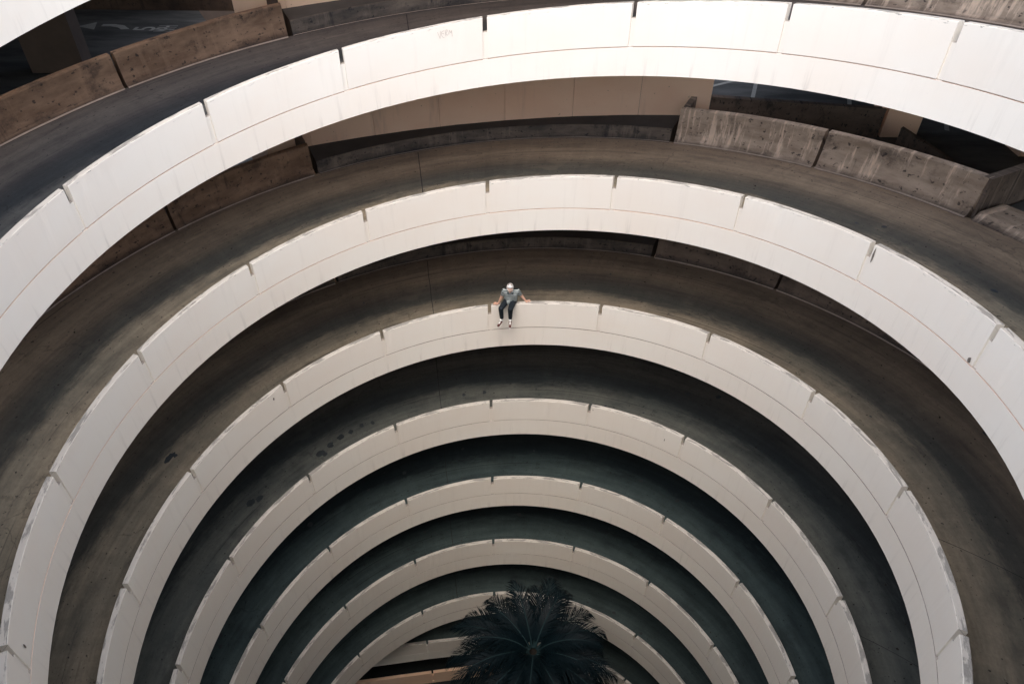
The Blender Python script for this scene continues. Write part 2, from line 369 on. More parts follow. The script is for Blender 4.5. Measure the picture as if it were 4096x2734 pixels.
for n in range(0, 7):
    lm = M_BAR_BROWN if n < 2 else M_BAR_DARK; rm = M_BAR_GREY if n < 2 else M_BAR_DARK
    if n < 3:
        hl = .70 if n == 0 else .80
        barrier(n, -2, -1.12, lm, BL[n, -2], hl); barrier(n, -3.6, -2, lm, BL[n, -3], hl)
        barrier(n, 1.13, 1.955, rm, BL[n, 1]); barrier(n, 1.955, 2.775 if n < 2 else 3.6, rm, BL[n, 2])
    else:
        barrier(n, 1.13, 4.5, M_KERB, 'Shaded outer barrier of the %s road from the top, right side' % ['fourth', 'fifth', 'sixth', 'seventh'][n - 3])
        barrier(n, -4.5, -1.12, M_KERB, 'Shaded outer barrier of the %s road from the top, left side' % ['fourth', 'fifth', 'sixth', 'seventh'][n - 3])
    # low kerb with the sooty ledge in front of the tan wall
    mid = P(0, 11.4, 0, n); mb = MB()
    kp = [(11.27, .015), (11.30, .018), (11.33, .06), (11.42, .31), (11.44, .325), (12.95, .325), (12.95, -.3), (11.27, -.3)]
    sweep(mb, kp, -1.10, 1.11, 40, n, mis=[1, 0, 0, 0, 2, 0, 0, 0], jit=lambda ii, j, k: (noise.noise(Vector((k * 6, j, n))) * .015, noise.noise(Vector((k * 7, 3, n))) * .012 if j in (3, 4) else 0))
    mb.v = [v - mid for v in mb.v]
    kl = ['Low kerb of the uppermost road, along the top edge of the picture', 'Low grimy kerb under the wide tan wall', 'Low blotched kerb directly behind and above the seated man']
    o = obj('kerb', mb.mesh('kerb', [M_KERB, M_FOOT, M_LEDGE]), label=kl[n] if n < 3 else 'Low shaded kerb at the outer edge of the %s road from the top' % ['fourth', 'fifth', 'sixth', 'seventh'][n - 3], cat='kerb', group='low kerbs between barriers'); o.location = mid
    # barrier returns at both ends of the kerb
    for kk_, mt in ((-1.15, lm), (1.16, rm)):
        th = TH0 + kk_ * DK; mb = MB(); L = .95
        c = P(kk_, 11.68 + L / 2, .42, n)
        mb.box((0, 0, 0), (.15, L, .86), -th)
        sd_ = 'left' if kk_ < 0 else 'right'
        nm = ['uppermost', 'second', 'third', 'fourth', 'fifth', 'sixth', 'seventh'][n]
        o = obj('barrier_return', mb.mesh('return', [mt]), label='Short concrete stub from %s barrier end back to the tan wall, %s road' % (sd_, nm), cat='barrier', group='short barrier stubs'); o.location = c

# right-hand deck entry on the second road: corner return and low kerb
for n in (0, 1):
    k = 2.775; th = TH0 + k * DK
    mb = MB(); L = 2.6; mb.box((0, 0, 0), (.17, L, 1.15), -th)
    c = P(k - .012, 11.5 + L / 2, .275, n)
    o = obj('barrier_return', mb.mesh('return', [M_BAR_GREY]), label='Long barrier return running outward from the %s' % ('sharp right-hand barrier corner' if n else 'uppermost barrier, beyond the top right corner'), cat='barrier', group='long barrier returns'); o.location = c
    mb = MB(); mid = P(3.3, 11.4, 0, n)
    sweep(mb, [(11.27, .015), (11.33, .05), (11.40, .13), (11.46, .15), (12.2, .15), (12.2, -.3), (11.27, -.3)], 2.80, 3.88, 16, n)
    mb.v = [v - mid for v in mb.v]
    o = obj('kerb', mb.mesh('kerb', [M_BAR_GREY]), label='Low kerb across the deck entry at the %s' % ('right edge, below the streaked barrier corner' if n else 'top right'), cat='kerb', group='entry kerbs'); o.location = mid

# ---------------------------------------------------------------- tan wall of the main building
def arc_wall(x0, x1, yc, rad, th, z0, z1, seg, mats):
    """one wall panel between two x positions on a gentle arc"""
    mb = MB(); vs = []
    for i in range(seg + 1):
        x = x0 + (x1 - x0) * i / seg; a = math.asin(x / rad)
        for rr in (rad, rad + th):
            for z in (z0, z1): vs.append((rr * sin(a), yc + rr * cos(a), z))
    fs = []
    for i in range(seg):
        b = i * 4; fs += [(b, b + 1, b + 5, b + 4), (b + 2, b + 6, b + 7, b + 3), (b + 1, b + 3, b + 7, b + 5), (b, b + 4, b + 6, b + 2)]
    fs += [(0, 2, 3, 1), (seg * 4, seg * 4 + 1, seg * 4 + 3, seg * 4 + 2)]
    mb.add(vs, fs); return mb
tanw = obj('building_wall', None, label='Tall tan concrete wall behind the ramps with vertical form joints', cat='wall')
xs = [-6.35, -5.15, -3.4, -1.55, .3, 2.2, 4.0, 5.82]
for i in range(len(xs) - 1):
    mb = arc_wall(xs[i] + (.004 if i else 0), xs[i + 1] - .004, -10.03, 21.9, .45, 0, ZC + 4.5, 5, None)
    obj('wall_panel', mb.mesh('wall_panel', [M_TAN]), tanw)

# ---------------------------------------------------------------- parking decks and outer enclosure
def sector(mb, r0, r1, ka, kb, z, th=.3, seg=12, mi=0):
    vs = []
    for i in range(seg + 1):
        a = TH0 + (ka + (kb - ka) * i / seg) * DK
        for r in (r0, r1):
            for zz in (z, z - th): vs.append((r * sin(a), r * cos(a), zz))
    fs = []
    for i in range(seg):
        b = i * 4; fs += [(b, b + 4, b + 6, b + 2), (b + 1, b + 3, b + 7, b + 5), (b, b + 1, b + 5, b + 4), (b + 2, b + 6, b + 7, b + 3)]
    fs += [(0, 2, 3, 1), (seg * 4, seg * 4 + 1, seg * 4 + 3, seg * 4 + 2)]
    mb.add(vs, fs, None, mi)
decks = {}
for j in range(-1, 5):
    mb = MB(); sector(mb, 11.9, 40, -4.6, -1.3, ZC - 7.56 - SP * j); decks['L', j] = obj('parking_deck', mb.mesh('deck', [M_DECK]), kind='structure')
    mb = MB(); sector(mb, 12.75, 42, 1.0, 2.76, ZC - 8.85 - SP * j); decks['R', j] = obj('parking_deck', mb.mesh('deck', [M_DECK]), kind='structure')
    mb = MB(); sector(mb, 12.1, 42, 2.79, 4.4, ZC - 7.80 - SP * j); decks['E', j] = obj('parking_deck', mb.mesh('deck', [M_DECK]), kind='structure')
# unseen wall added round the near side and flanks to keep outside light out
mb = MB(); vs = []
SEG = 60
for i in range(SEG + 1):
    a = TH0 + (4.4 + (11.4 - 4.4) * i / SEG) * DK
    for r in (12.6, 12.9):
        for zz in (0, ZC - 2.2): vs.append((r * sin(a), r * cos(a), zz))
fs = []
for i in range(SEG):
    b = i * 4; fs += [(b, b + 1, b + 5, b + 4), (b + 2, b + 6, b + 7, b + 3), (b + 1, b + 3, b + 7, b + 5)]
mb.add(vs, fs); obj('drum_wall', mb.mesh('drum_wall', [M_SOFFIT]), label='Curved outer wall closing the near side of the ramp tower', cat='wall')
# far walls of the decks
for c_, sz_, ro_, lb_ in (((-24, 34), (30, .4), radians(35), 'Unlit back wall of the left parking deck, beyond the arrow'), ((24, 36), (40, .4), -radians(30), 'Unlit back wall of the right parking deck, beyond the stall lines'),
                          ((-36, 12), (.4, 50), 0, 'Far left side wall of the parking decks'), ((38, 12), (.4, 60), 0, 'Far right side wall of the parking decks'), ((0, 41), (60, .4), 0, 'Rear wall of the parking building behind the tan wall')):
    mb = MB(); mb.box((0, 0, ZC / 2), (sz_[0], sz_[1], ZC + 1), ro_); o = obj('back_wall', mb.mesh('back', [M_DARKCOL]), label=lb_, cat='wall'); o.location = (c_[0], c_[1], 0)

# left deck: back wall, column, 5 MPH arrow
ZD = ZC - 7.56
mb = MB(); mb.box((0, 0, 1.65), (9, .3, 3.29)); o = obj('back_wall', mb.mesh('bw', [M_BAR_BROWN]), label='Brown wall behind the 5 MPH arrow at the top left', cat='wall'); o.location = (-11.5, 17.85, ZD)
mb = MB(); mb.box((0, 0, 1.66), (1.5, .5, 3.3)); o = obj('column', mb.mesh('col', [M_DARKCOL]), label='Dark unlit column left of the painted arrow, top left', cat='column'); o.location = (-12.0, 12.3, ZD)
mark = []
def flat_mark(name, pts, label=None):
    me_ = new_mesh(name, [(p[0], p[1], ZD + .006) for p in pts], [tuple(range(len(pts)))], None, [M_MARK]); o = obj(name, me_, decks['L', 0]); 
    if label: o['label'] = label
    return o
flat_mark('painted_arrowhead', [(-13.33, 15.98), (-12.90, 16.42), (-12.68, 15.70)][::-1])
arc = [(-12.62, 16.22), (-12.25, 16.24), (-11.9, 16.12), (-11.6, 15.78), (-11.85, 15.74), (-12.02, 15.92), (-12.3, 16.03), (-12.60, 16.02)]
me_ = new_mesh('shaft', [(p[0], p[1], ZD + .006) for p in arc], [(0, 1, 6, 7), (1, 2, 5, 6), (2, 3, 4, 5)], None, [M_MARK]); obj('painted_arrow_shaft', me_, decks['L', 0])
def road_text(txt, c, sx, sy, name):
    cu = bpy.data.curves.new(name, 'FONT'); cu.body = txt; cu.size = 1.0; cu.align_x = 'CENTER'; cu.align_y = 'CENTER'; cu.offset = .012
    t = bpy.data.objects.new('tmp', cu); COL.objects.link(t); bpy.context.view_layer.update()
    dg = bpy.context.evaluated_depsgraph_get(); me_ = bpy.data.meshes.new_from_object(t.evaluated_get(dg)); bpy.data.objects.remove(t)
    for v in me_.vertices:
        x, y = v.co.x * sx, v.co.y * sy
        v.co = (c[0] - y, c[1] + x, ZD + .007)
    me_.materials.clear(); me_.materials.append(M_MARK); obj(name, me_, decks['L', 0])
road_text('5', (-11.10, 15.83), .85, .95, 'painted_number')
road_text('MPH', (-10.45, 15.86), .29, .85, 'painted_letters')

# right deck: streaked barrier, columns, stub barrier, stall lines
ZR = ZC - 8.85
def slab_between(name, a, b, z0, z1a, z1b, th, mat, label, cat, group=None):
    a, b = Vector(a), Vector(b); mid = (a + b) / 2; d = (b - a).normalized(); nn = Vector((-d.y, d.x, 0)) * th
    L = (b - a).length; N_ = 12; mb = MB(); vs = []; uv = []
    for i in range(N_ + 1):
        p = a.lerp(b, i / N_) - mid; zt = z1a + (z1b - z1a) * i / N_; u = L * i / N_
        for q, z in ((p, z0), (p, zt - .03), (p - nn * .12, zt - .028), (p - nn * .12, zt), (p + nn, zt), (p + nn, z0)):
            vs.append((q.x, q.y, z)); uv.append((u, 3.9 + z - z0 + .3))
    fs = []
    for i in range(N_):
        for j in range(6): c, e = i * 6 + j, i * 6 + (j + 1) % 6; fs.append((c, e, e + 6, c + 6))
    fs += [tuple(range(6))[::-1], tuple(N_ * 6 + j for j in range(6))]
    mb.add(vs, fs, uv); o = obj(name, mb.mesh(name, [mat]), label=label, cat=cat, group=group); o.location = (mid.x, mid.y, 0); return o
slab_between('concrete_barrier', (5.95, 11.45, 0), (10.72, 11.3, 0), ZC - 9.3, ZC - 7.78, ZC - 8.02, .16, M_STREAK, 'Dark barrier with black drip streaks, set back beneath the uppermost arc', 'barrier')
def column(x, y, wx, wy, z0, z1, mat, label, rot=0):
    mb = MB(); mb.box((0, 0, (z1 - z0) / 2), (wx, wy, z1 - z0), rot); o = obj('column', mb.mesh('column', [mat]), label=label, cat='column', group='columns of the parking decks'); o.location = (x, y, z0)
column(11.33, 11.65, 1.0, .6, ZC - 9.3, ZC - 5.5, M_TAN, 'Tan square column at the right end of the dark streaked barrier')
column(10.70, 11.62, .12, .5, ZC - 9.3, ZC - 5.5, M_TAN, 'Narrow tan pilaster between the streaked barrier and the column')
column(14.9, 10.6, 1.5, .7, ZC - 9.3, ZC - 5.5, M_TAN, 'Tan column cut by the right edge, behind the corner of the barrier')
slab_between('concrete_barrier', (11.0, 10.75, 0), (12.1, 9.75, 0), ZC - 9.3, ZC - 8.3, ZC - 8.75, .14, M_STREAK, 'Short dark barrier stub running out in front of the tan column', 'barrier')
for i, (x, y, a_) in enumerate(((8.15, 14.7, -.325), (7.0, 15.0, -1.05), (10.9, 14.0, -.325), (13.6, 13.4, -.4))):
    mb = MB(); mb.box((x, y, ZR + .006), (.12, 3.4, .006), a_); obj('stall_line', mb.mesh('line', [M_MARK]), decks['R', 0])

# ---------------------------------------------------------------- marks on the road: joints, oil stains, leaves
M_JOINT = plain('tar_joint', (.022, .022, .024)); M_OIL = plain('oil_stain', (.034, .041, .046), rough=.5, var=.5, scale=6)
def road_strip(n, ka, ra, kb, rb, wd, name='expansion_joint', mat=None):
    mb = MB(); N_ = 18; vs = []
    for i in range(N_ + 1):
        t = i / N_; k = ka + (kb - ka) * t + noise.noise(Vector((t * 5, n, ka))) * .004; r = ra + (rb - ra) * t; h = wd / 2 / (r * DK) * (.7 + .6 * abs(noise.noise(Vector((t * 9, n, 2)))))
        vs += [P(k - h, r, .005, n), P(k + h, r, .005, n)]
    mb.add(vs, [(i * 2, i * 2 + 1, i * 2 + 3, i * 2 + 2) for i in range(N_)]); obj(name, mb.mesh(name, [mat or M_JOINT]), roads[n])
for n in range(0, 7):
    road_strip(n, -.50, 7.6, -.47, 11.2, .022)
    road_strip(n, 4.05, 7.6, 4.75, 11.2, .02)
road_strip(0, 2.62, 7.6, 2.66, 11.2, .035); road_strip(0, 2.66, 7.6, 2.70, 11.2, .015)
def blob_mark(n, k, r, sz, asp=1.0, seed=0, mat=None, name='oil_stain', rotv=0.0):
    rs = random.Random(seed); pts = []; sz *= .62
    for i in range(18):
        a = i * pi / 9; q = sz * (1 + .45 * noise.noise(Vector((cos(a) * 1.6 + seed * 3.3, sin(a) * 1.6, seed))))
        x, y = cos(a) * q * asp, sin(a) * q; x, y = x * cos(rotv) - y * sin(rotv), x * sin(rotv) + y * cos(rotv)
        pts.append(P(k + x / (r * DK), r + y, .0045, n))
    c = sum(pts, Vector()) / len(pts); me_ = new_mesh(name, [c] + pts, [(0, 1 + i, 1 + (i + 1) % 18) for i in range(18)][::1], None, [mat or M_OIL]); obj(name, me_, roads[n])
for i, (k, r, s_, asp) in enumerate([(-1.69, 8.54, .16, 1.5), (-1.66, 8.42, .12, 1), (-1.575, 8.62, .17, 1), (-1.465, 8.70, .17, 1.0), (-1.36, 8.70, .15, .9), (-1.25, 8.75, .15, .8), (-1.15, 8.65, .12, .8),
                                    (-2.40, 8.70, .19, 1.1), (-2.325, 8.60, .15, 1.2), (-.268, 8.70, .11, .8), (-.074, 8.68, .12, .9), (1.87, 10.3, .16, .7), (1.66, 9.9, .10, 1), (-.1, 10.9, .10, 1), (1.45, 8.5, .05, 1), (1.1, 8.35, .06, 1)]):
    blob_mark(3, k, r, s_, asp, i + 1)
for i, (k, r, s_, asp) in enumerate([(-2.83, 8.85, .13, 2.2), (-2.80, 8.75, .08, 1), (.9, 10.1, .05, 1), (-1.0, 9.9, .05, 1)]): blob_mark(2, k, r, s_, asp, i + 40)
for i, (k, r, s_, asp) in enumerate([(-3.1, 8.9, .11, 1.2), (-3.18, 8.7, .10, 1), (-.9, 9.2, .12, 1), (-.3, 9.6, .1, 1), (.4, 9.3, .06, 1), (1.5, 9.0, .13, 1), (1.9, 8.9, .12, 1), (-1.9, 9.2, .15, 1), (2.6, 9.4, .12, 1)]): blob_mark(4, k, r, s_, asp, i + 60)
for i in range(22):
    rs = random.Random(900 + i); blob_mark(rs.choice([4, 5, 5, 6]), rs.uniform(-3, 3.4), rs.uniform(7.9, 10), rs.uniform(.04, .13), rs.uniform(.7, 1.6), 100 + i)
for i in range(14):
    rs = random.Random(300 + i); blob_mark(rs.choice([0, 1, 1, 2]), rs.uniform(2.2, 4.2), rs.uniform(8.3, 10.9), rs.uniform(.03, .09), rs.uniform(1, 2.4), 130 + i)
mb = MB(); rs = random.Random(5)
for i in range(620):
    n = rs.choice([0, 1, 1, 2, 2, 2, 3, 3, 3, 4, 4, 5, 6]); k = rs.uniform(-4.5, 5); r = 7.6 + 3.5 * rs.random() ** 1.4; s_ = rs.uniform(.010, .028) * (1.6 if rs.random() < .08 else 1)
    a = rs.random() * 6.28; c = P(k, r, .008, n); e1 = Vector((cos(a), sin(a), 0)) * s_; e2 = Vector((-sin(a), cos(a), rs.uniform(0, .5))) * s_ * .55
    mb.add([c - e1, c - e2, c + e1, c + e2 + Vector((0, 0, .006))], [(0, 1, 2, 3)])
lv = obj('fallen_leaves', mb.mesh('leaves', [plain('dry_dark_leaves', (.03, .024, .018), var=.5)]), label='Small dark leaves and grit scattered over the ramp roads', cat='leaves', kind='stuff')

# chips knocked out of panel corners
def chip(n, k, dz, sx, sz, seed, root_panel):
    base = parapets[n].location; pts = []
    for i in range(12):
        a = i * pi / 6; q = 1 + .6 * noise.noise(Vector((cos(a) * 2 + seed, sin(a) * 2, seed)))
        pts.append(P(k + cos(a) * q * sx / (R0 * DK), R0 - .006, dz + sin(a) * q * sz, n) - base)
    me_ = new_mesh('chip', [sum(pts, Vector()) / 12] + pts, [(0, 1 + i, 1 + (i + 1) % 12) for i in range(12)], None, [plain('broken_concrete', (.15, .13, .11), var=.6, scale=60)])
    obj('chipped_patch', me_, panels[n, root_panel])
chip(1, 3.99 - .06, .06, .035, .05, 1, 3); chip(1, 3.035, .62, .02, .16, 2, 3); chip(3, 1.83, .42, .012, .05, 5, 1); chip(2, -2.09, .63, .02, .045, 6, -3)
chip(1, -4.83, .28, .02, .06, 7, -5); chip(3, 1.06, .70, .008, .03, 9, 1)

# ---------------------------------------------------------------- palm
PALM = Vector((1.34, 3.05, 0)); PH_ = ZC - 22.4
pr_ = obj('palm_tree', None, label='Dark feathery palm rising from the bottom of the shaft', cat='palm tree'); pr_.location = PALM
mb = MB(); vs = []; RS = 46
for i in range(RS + 1):
    z = PH_ * i / RS; r = .26 - .09 * i / RS + (.018 if i % 2 else 0) + (.2 * math.exp(-z * 1.2)) + (.08 if i > RS - 3 else 0)
    for j in range(12): a = j * pi / 6; vs.append((r * cos(a), r * sin(a), z))
mb.add(vs, [(i * 12 + j, i * 12 + (j + 1) % 12, i * 12 + 12 + (j + 1) % 12, i * 12 + 12 + j) for i in range(RS) for j in range(12)])
obj('trunk', mb.mesh('trunk', [plain('palm_bark', (.09, .08, .07), var=.4, scale=6)], True), pr_)
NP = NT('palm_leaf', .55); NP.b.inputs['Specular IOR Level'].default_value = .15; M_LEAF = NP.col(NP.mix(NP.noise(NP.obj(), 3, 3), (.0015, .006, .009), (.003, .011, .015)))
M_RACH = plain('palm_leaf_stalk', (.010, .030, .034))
def frond(L, elev, droop, az, seed):
    rs = random.Random(seed); mb = MB(); N_ = 26
    pts = []; p = Vector((.12, 0, 0)); e = elev
    for i in range(N_ + 1):
        pts.append(p.copy()); e -= droop / N_ * (1 + .8 * i / N_); p = p + Vector((cos(e), .03 * sin(seed + i * .15), sin(e))) * (L / N_)
    for i in range(N_):                                   # rachis
        a, b = pts[i], pts[i + 1]; w0 = .024 * (1 - i / N_) + .004; w1 = .024 * (1 - (i + 1) / N_) + .004
        vs = [a + Vector((0, -w0, 0)), a + Vector((0, 0, w0)), a + Vector((0, w0, 0)), b + Vector((0, -w1, 0)), b + Vector((0, 0, w1)), b + Vector((0, w1, 0))]
        mb.add(vs, [(0, 3, 4, 1), (1, 4, 5, 2), (2, 5, 3, 0)], None, 1)
    NL = 70
    for i in range(NL):
        t = .10 + .90 * i / (NL - 1); q = t * N_; ii = min(N_ - 1, int(q)); base = pts[ii].lerp(pts[ii + 1], q - ii); d = (pts[ii + 1] - pts[ii]).normalized()
        ll = L * .30 * (sin(pi * (.16 + .80 * t)) ** .7) * rs.uniform(.85, 1.1)
        for sgn in (-1, 1):
            sw = .62 + .75 * t + rs.uniform(-.12, .12)     # leaflets sweep forward towards the tip
            out = (Vector((0, sgn, 0)) * cos(sw) + d * sin(sw)); upn = Vector((-d.z, 0, d.x))
            dr = rs.uniform(.15, .45); m1 = base + out * ll * .5 + upn * ll * .10 - Vector((0, 0, 1)) * ll * dr * .25; m2 = base + out * ll - Vector((0, 0, 1)) * ll * dr
            wv = d * (.021 + .008 * (1 - t))
            mb.add([base - wv * .5, base + wv * .5, m1 - wv, m1 + wv, m2], [(0, 1, 3, 2), (2, 3, 4)], None, 0)
    ca, sa = cos(az), sin(az)
    mb.v = [Vector((v.x * ca - v.y * sa, v.x * sa + v.y * ca, v.z)) for v in mb.v]
    return mb
for i in range(54):
    rs = random.Random(50 + i); tier = i / 53
    elev = 1.25 - 1.75 * tier + rs.uniform(-.1, .1); az = i * 2.39996 + rs.uniform(-.2, .2); L = 2.38 + .5 * sin(pi * tier) + rs.uniform(-.2, .2)
    mb = frond(L, elev, .85 + .5 * (1 - tier) + rs.uniform(-.1, .2), az, i)
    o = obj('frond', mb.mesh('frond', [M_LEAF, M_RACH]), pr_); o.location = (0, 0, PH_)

# ---------------------------------------------------------------- the seated man
THP = TH0 + .171 * DK
er = Vector((sin(THP), cos(THP), 0)); et = Vector((cos(THP), -sin(THP), 0))
man = obj('person', None, label='Man in striped shirt, white beanie and dark jeans sitting on the parapet', cat='person')
mo = er * R0; man.location = (mo.x, mo.y, zf(.171, 2) + PH); man.rotation_euler = (0, 0, -THP)
# local axes: x to the right of the picture, y away from the shaft (onto the road), z up
def capsule(mb, a, b, ra, rb, ns=12):
    a, b = Vector(a), Vector(b); d = b - a; L = d.length or 1e-6; d = d / L
    x = d.orthogonal().normalized(); y = d.cross(x); rings = []
    for i in range(5): t = i / 4 * pi / 2; rings.append((-cos(t) * ra, sin(t) * ra + 1e-4))
    for i in range(5): t = i / 4 * pi / 2; rings.append((L + sin(t) * rb, cos(t) * rb + 1e-4))
    vs = []
    for s_, r in rings:
        for j in range(ns): an = j * 2 * pi / ns; vs.append(a + d * s_ + (x * cos(an) + y * sin(an)) * r)
    fs = [(i * ns + j, i * ns + (j + 1) % ns, i * ns + ns + (j + 1) % ns, i * ns + ns + j) for i in range(9) for j in range(ns)]
    fs += [tuple(range(ns))[::-1], tuple(9 * ns + j for j in range(ns))]
    mb.add(vs, fs)
def ellip(mb, c, r, rx=0.0, rz=0.0, ns=16):
    vs = []; c = Vector(c); M_ = Matrix.Rotation(rz, 3, 'Z') @ Matrix.Rotation(rx, 3, 'X')
    for i in range(ns + 1):
        t = pi * i / ns
        for j in range(ns): a = 2 * pi * j / ns; vs.append(c + M_ @ Vector((r[0] * max(.002, sin(t)) * cos(a), r[1] * max(.002, sin(t)) * sin(a), r[2] * cos(t))))
    fs = [(i * ns + j, i * ns + ns + j, i * ns + ns + (j + 1) % ns, i * ns + (j + 1) % ns) for i in range(ns) for j in range(ns)]
    fs += [tuple(range(ns)), tuple(ns * ns + j for j in range(ns))[::-1]]
    mb.add(vs, fs)
def fuse(mb, voxel, smooth=4, name='m'):
    """merge overlapping forms into one continuous skin"""
    me_ = new_mesh('tmp', mb.v, mb.f); t = bpy.data.objects.new('tmp', me_); COL.objects.link(t)
    md = t.modifiers.new('r', 'REMESH'); md.mode = 'VOXEL'; md.voxel_size = voxel; md.use_smooth_shade = True
    if smooth: ms = t.modifiers.new('s', 'SMOOTH'); ms.factor = .5; ms.iterations = smooth
    bpy.context.view_layer.update(); dg = bpy.context.evaluated_depsgraph_get()
    out = bpy.data.meshes.new_from_object(t.evaluated_get(dg)); bpy.data.objects.remove(t); bpy.data.meshes.remove(me_)
    out.name = name; return out
HC = Vector((.055, -.03, .575)); NECK = Vector((.07, .045, .455))
shL, shR = Vector((-.10, .045, .425)), Vector((.245, .05, .43))
elL, wrL = Vector((-.165, .09, .215)), Vector((-.245, .065, .022)); elR, wrR = Vector((.345, .125, .245)), Vector((.448, .105, .108))
hL, hR = Vector((-.02, .11, .095)), Vector((.15, .11, .095))
knL, knR = Vector((-.165, -.28, .085)), Vector((.085, -.30, .095)); anL, anR = Vector((-.150, -.215, -.30)), Vector((.078, -.20, -.31))
TILT = .50                                   # head looks down
b = MB()
ellip(b, HC, (.073, .092, .108), -TILT); fd = Vector((0, -cos(TILT), -sin(TILT))); ud = Vector((0, -sin(TILT), cos(TILT)))
capsule(b, HC + fd * .045 - ud * .055, HC + fd * .055 - ud * .085, .05, .032)                     # jaw and chin
capsule(b, HC + fd * .088 + ud * .012, HC + fd * .108 - ud * .025, .008, .014)                    # nose
capsule(b, HC + fd * .086 + ud * .022 + Vector((-.035, 0, 0)), HC + fd * .086 + ud * .022 + Vector((.035, 0, 0)), .012, .012)   # brow
capsule(b, HC + fd * .088 - ud * .052 + Vector((-.016, 0, 0)), HC + fd * .088 - ud * .052 + Vector((.016, 0, 0)), .010, .010)   # lips
for s_ in (-1, 1): ellip(b, HC + Vector((s_ * .076, 0, 0)) - ud * .01 , (.012, .022, .032), -TILT)
capsule(b, HC - ud * .05 - fd * .02, NECK, .052, .058)
capsule(b, NECK, (.07, .09, .12), .08, .10); capsule(b, shL, shR, .05, .05)
for s_, e_, w_ in ((shL, elL, wrL), (shR, elR, wrR)): capsule(b, s_, e_, .049, .040); capsule(b, e_, e_.lerp(w_, .35), .040, .039); capsule(b, e_.lerp(w_, .35), w_, .039, .026)
for h_, k_, a_ in ((hL, knL, anL), (hR, knR, anR)): capsule(b, h_, k_, .075, .05); capsule(b, k_, a_, .048, .034)
def hand(b, w_, pdir, spread, side):
    pdir = pdir.normalized(); lat = Vector((0, 0, 1)).cross(pdir).normalized(); palm_c = w_ + pdir * .045
    for q in (-.026, -.009, .009, .026): capsule(b, w_ + lat * q * .5, w_ + pdir * .075 + lat * q - Vector((0, 0, .006)), .017, .013, 8)
    tips = (.060, .078, .082, .066)
    for i, q in enumerate((-.03, -.01, .01, .03)):
        qq = q * side; d = (pdir + lat * qq * spread).normalized(); base = w_ + pdir * .075 + lat * qq
        k1 = base + d * tips[i] * .5 + Vector((0, 0, .006)); k2 = base + d * tips[i] + Vector((0, 0, -.012)); base.z -= .004
        capsule(b, base, k1, .0105, .0095, 8); capsule(b, k1, k2, .0095, .0085, 8)
    th_b = w_ + pdir * .025 - lat * .026 * side * -1; d = (pdir * .55 + lat * side * 1.0).normalized()
    capsule(b, th_b, th_b + d * .045, .014, .0115, 8); capsule(b, th_b + d * .045, th_b + d * .045 + (d + pdir * .8).normalized() * .032 - Vector((0, 0, .008)), .0115, .0095, 8)
hand(b, Vector(wrL) - Vector((.004, .0, .022)), Vector((-.9, -.06, -.13)), 14, 1)
hand(b, Vector(wrR) - Vector((0, 0, .026)), Vector((.98, -.04, .10)), 14, -1)
skin = NT('skin', .5); skin.b.inputs['Subsurface Weight'].default_value = .08
M_SKIN = skin.col(skin.mix(skin.noise(skin.obj(), 14, 3), (.46, .275, .20), (.58, .36, .27)))
obj('body', (lambda q: (q.materials.append(M_SKIN), q)[1])(fuse(b, .0055, 2, 'body')), man)
# dark brows / eyes / hair under the cap
b = MB()
for s_ in (-1, 1): ellip(b, HC + fd * .091 + ud * .002 + Vector((s_ * .028, 0, 0)), (.013, .006, .006), -TILT, ns=8)
obj('eyes', b.mesh('eyes', [plain('dark_eyes', (.05, .03, .02))], True), man)
b = MB()
for s_ in (-1, 1): ellip(b, HC + Vector((s_ * .064, .012, 0)) - ud * .006, (.014, .040, .034), -TILT)
ellip(b, HC - fd * .06 - ud * .02, (.062, .045, .06), -TILT)
obj('hair', b.mesh('hair', [plain('dark_brown_hair', (.03, .02, .015))], True), man)
# beanie
b = MB(); bc = HC + ud * .034 - fd * .012
ellip(b, bc + ud * .040, (.086, .102, .052), -TILT); capsule(b, bc + ud * .045, bc + ud * .108 - fd * .02, .066, .024, 16)
NB = NT('white_knit', .9); NB.bump(NB.noise(NB.obj(60, 60, 60), 3, 2), .5, .004)
obj('beanie', (lambda q: (q.materials.append(NB.col((.70, .69, .67))), q)[1])(fuse(b, .007, 3, 'beanie')), man)
b = MB(); n_ = 24; vs = []
for j in range(n_):
    a = 2 * pi * j / n_
    for rr, hh in ((1.0, -.012), (1.06, -.008), (1.06, .028), (1.0, .032)): vs.append(bc + Vector((.085 * rr * cos(a), 0, 0)) + fd * (.101 * rr * sin(a)) + ud * hh)
b.add(vs, [(j * 4 + q, ((j + 1) % n_) * 4 + q, ((j + 1) % n_) * 4 + (q + 1) % 4, j * 4 + (q + 1) % 4) for j in range(n_) for q in range(4)])
obj('beanie_cuff', b.mesh('cuff', [NB.m], True), man)
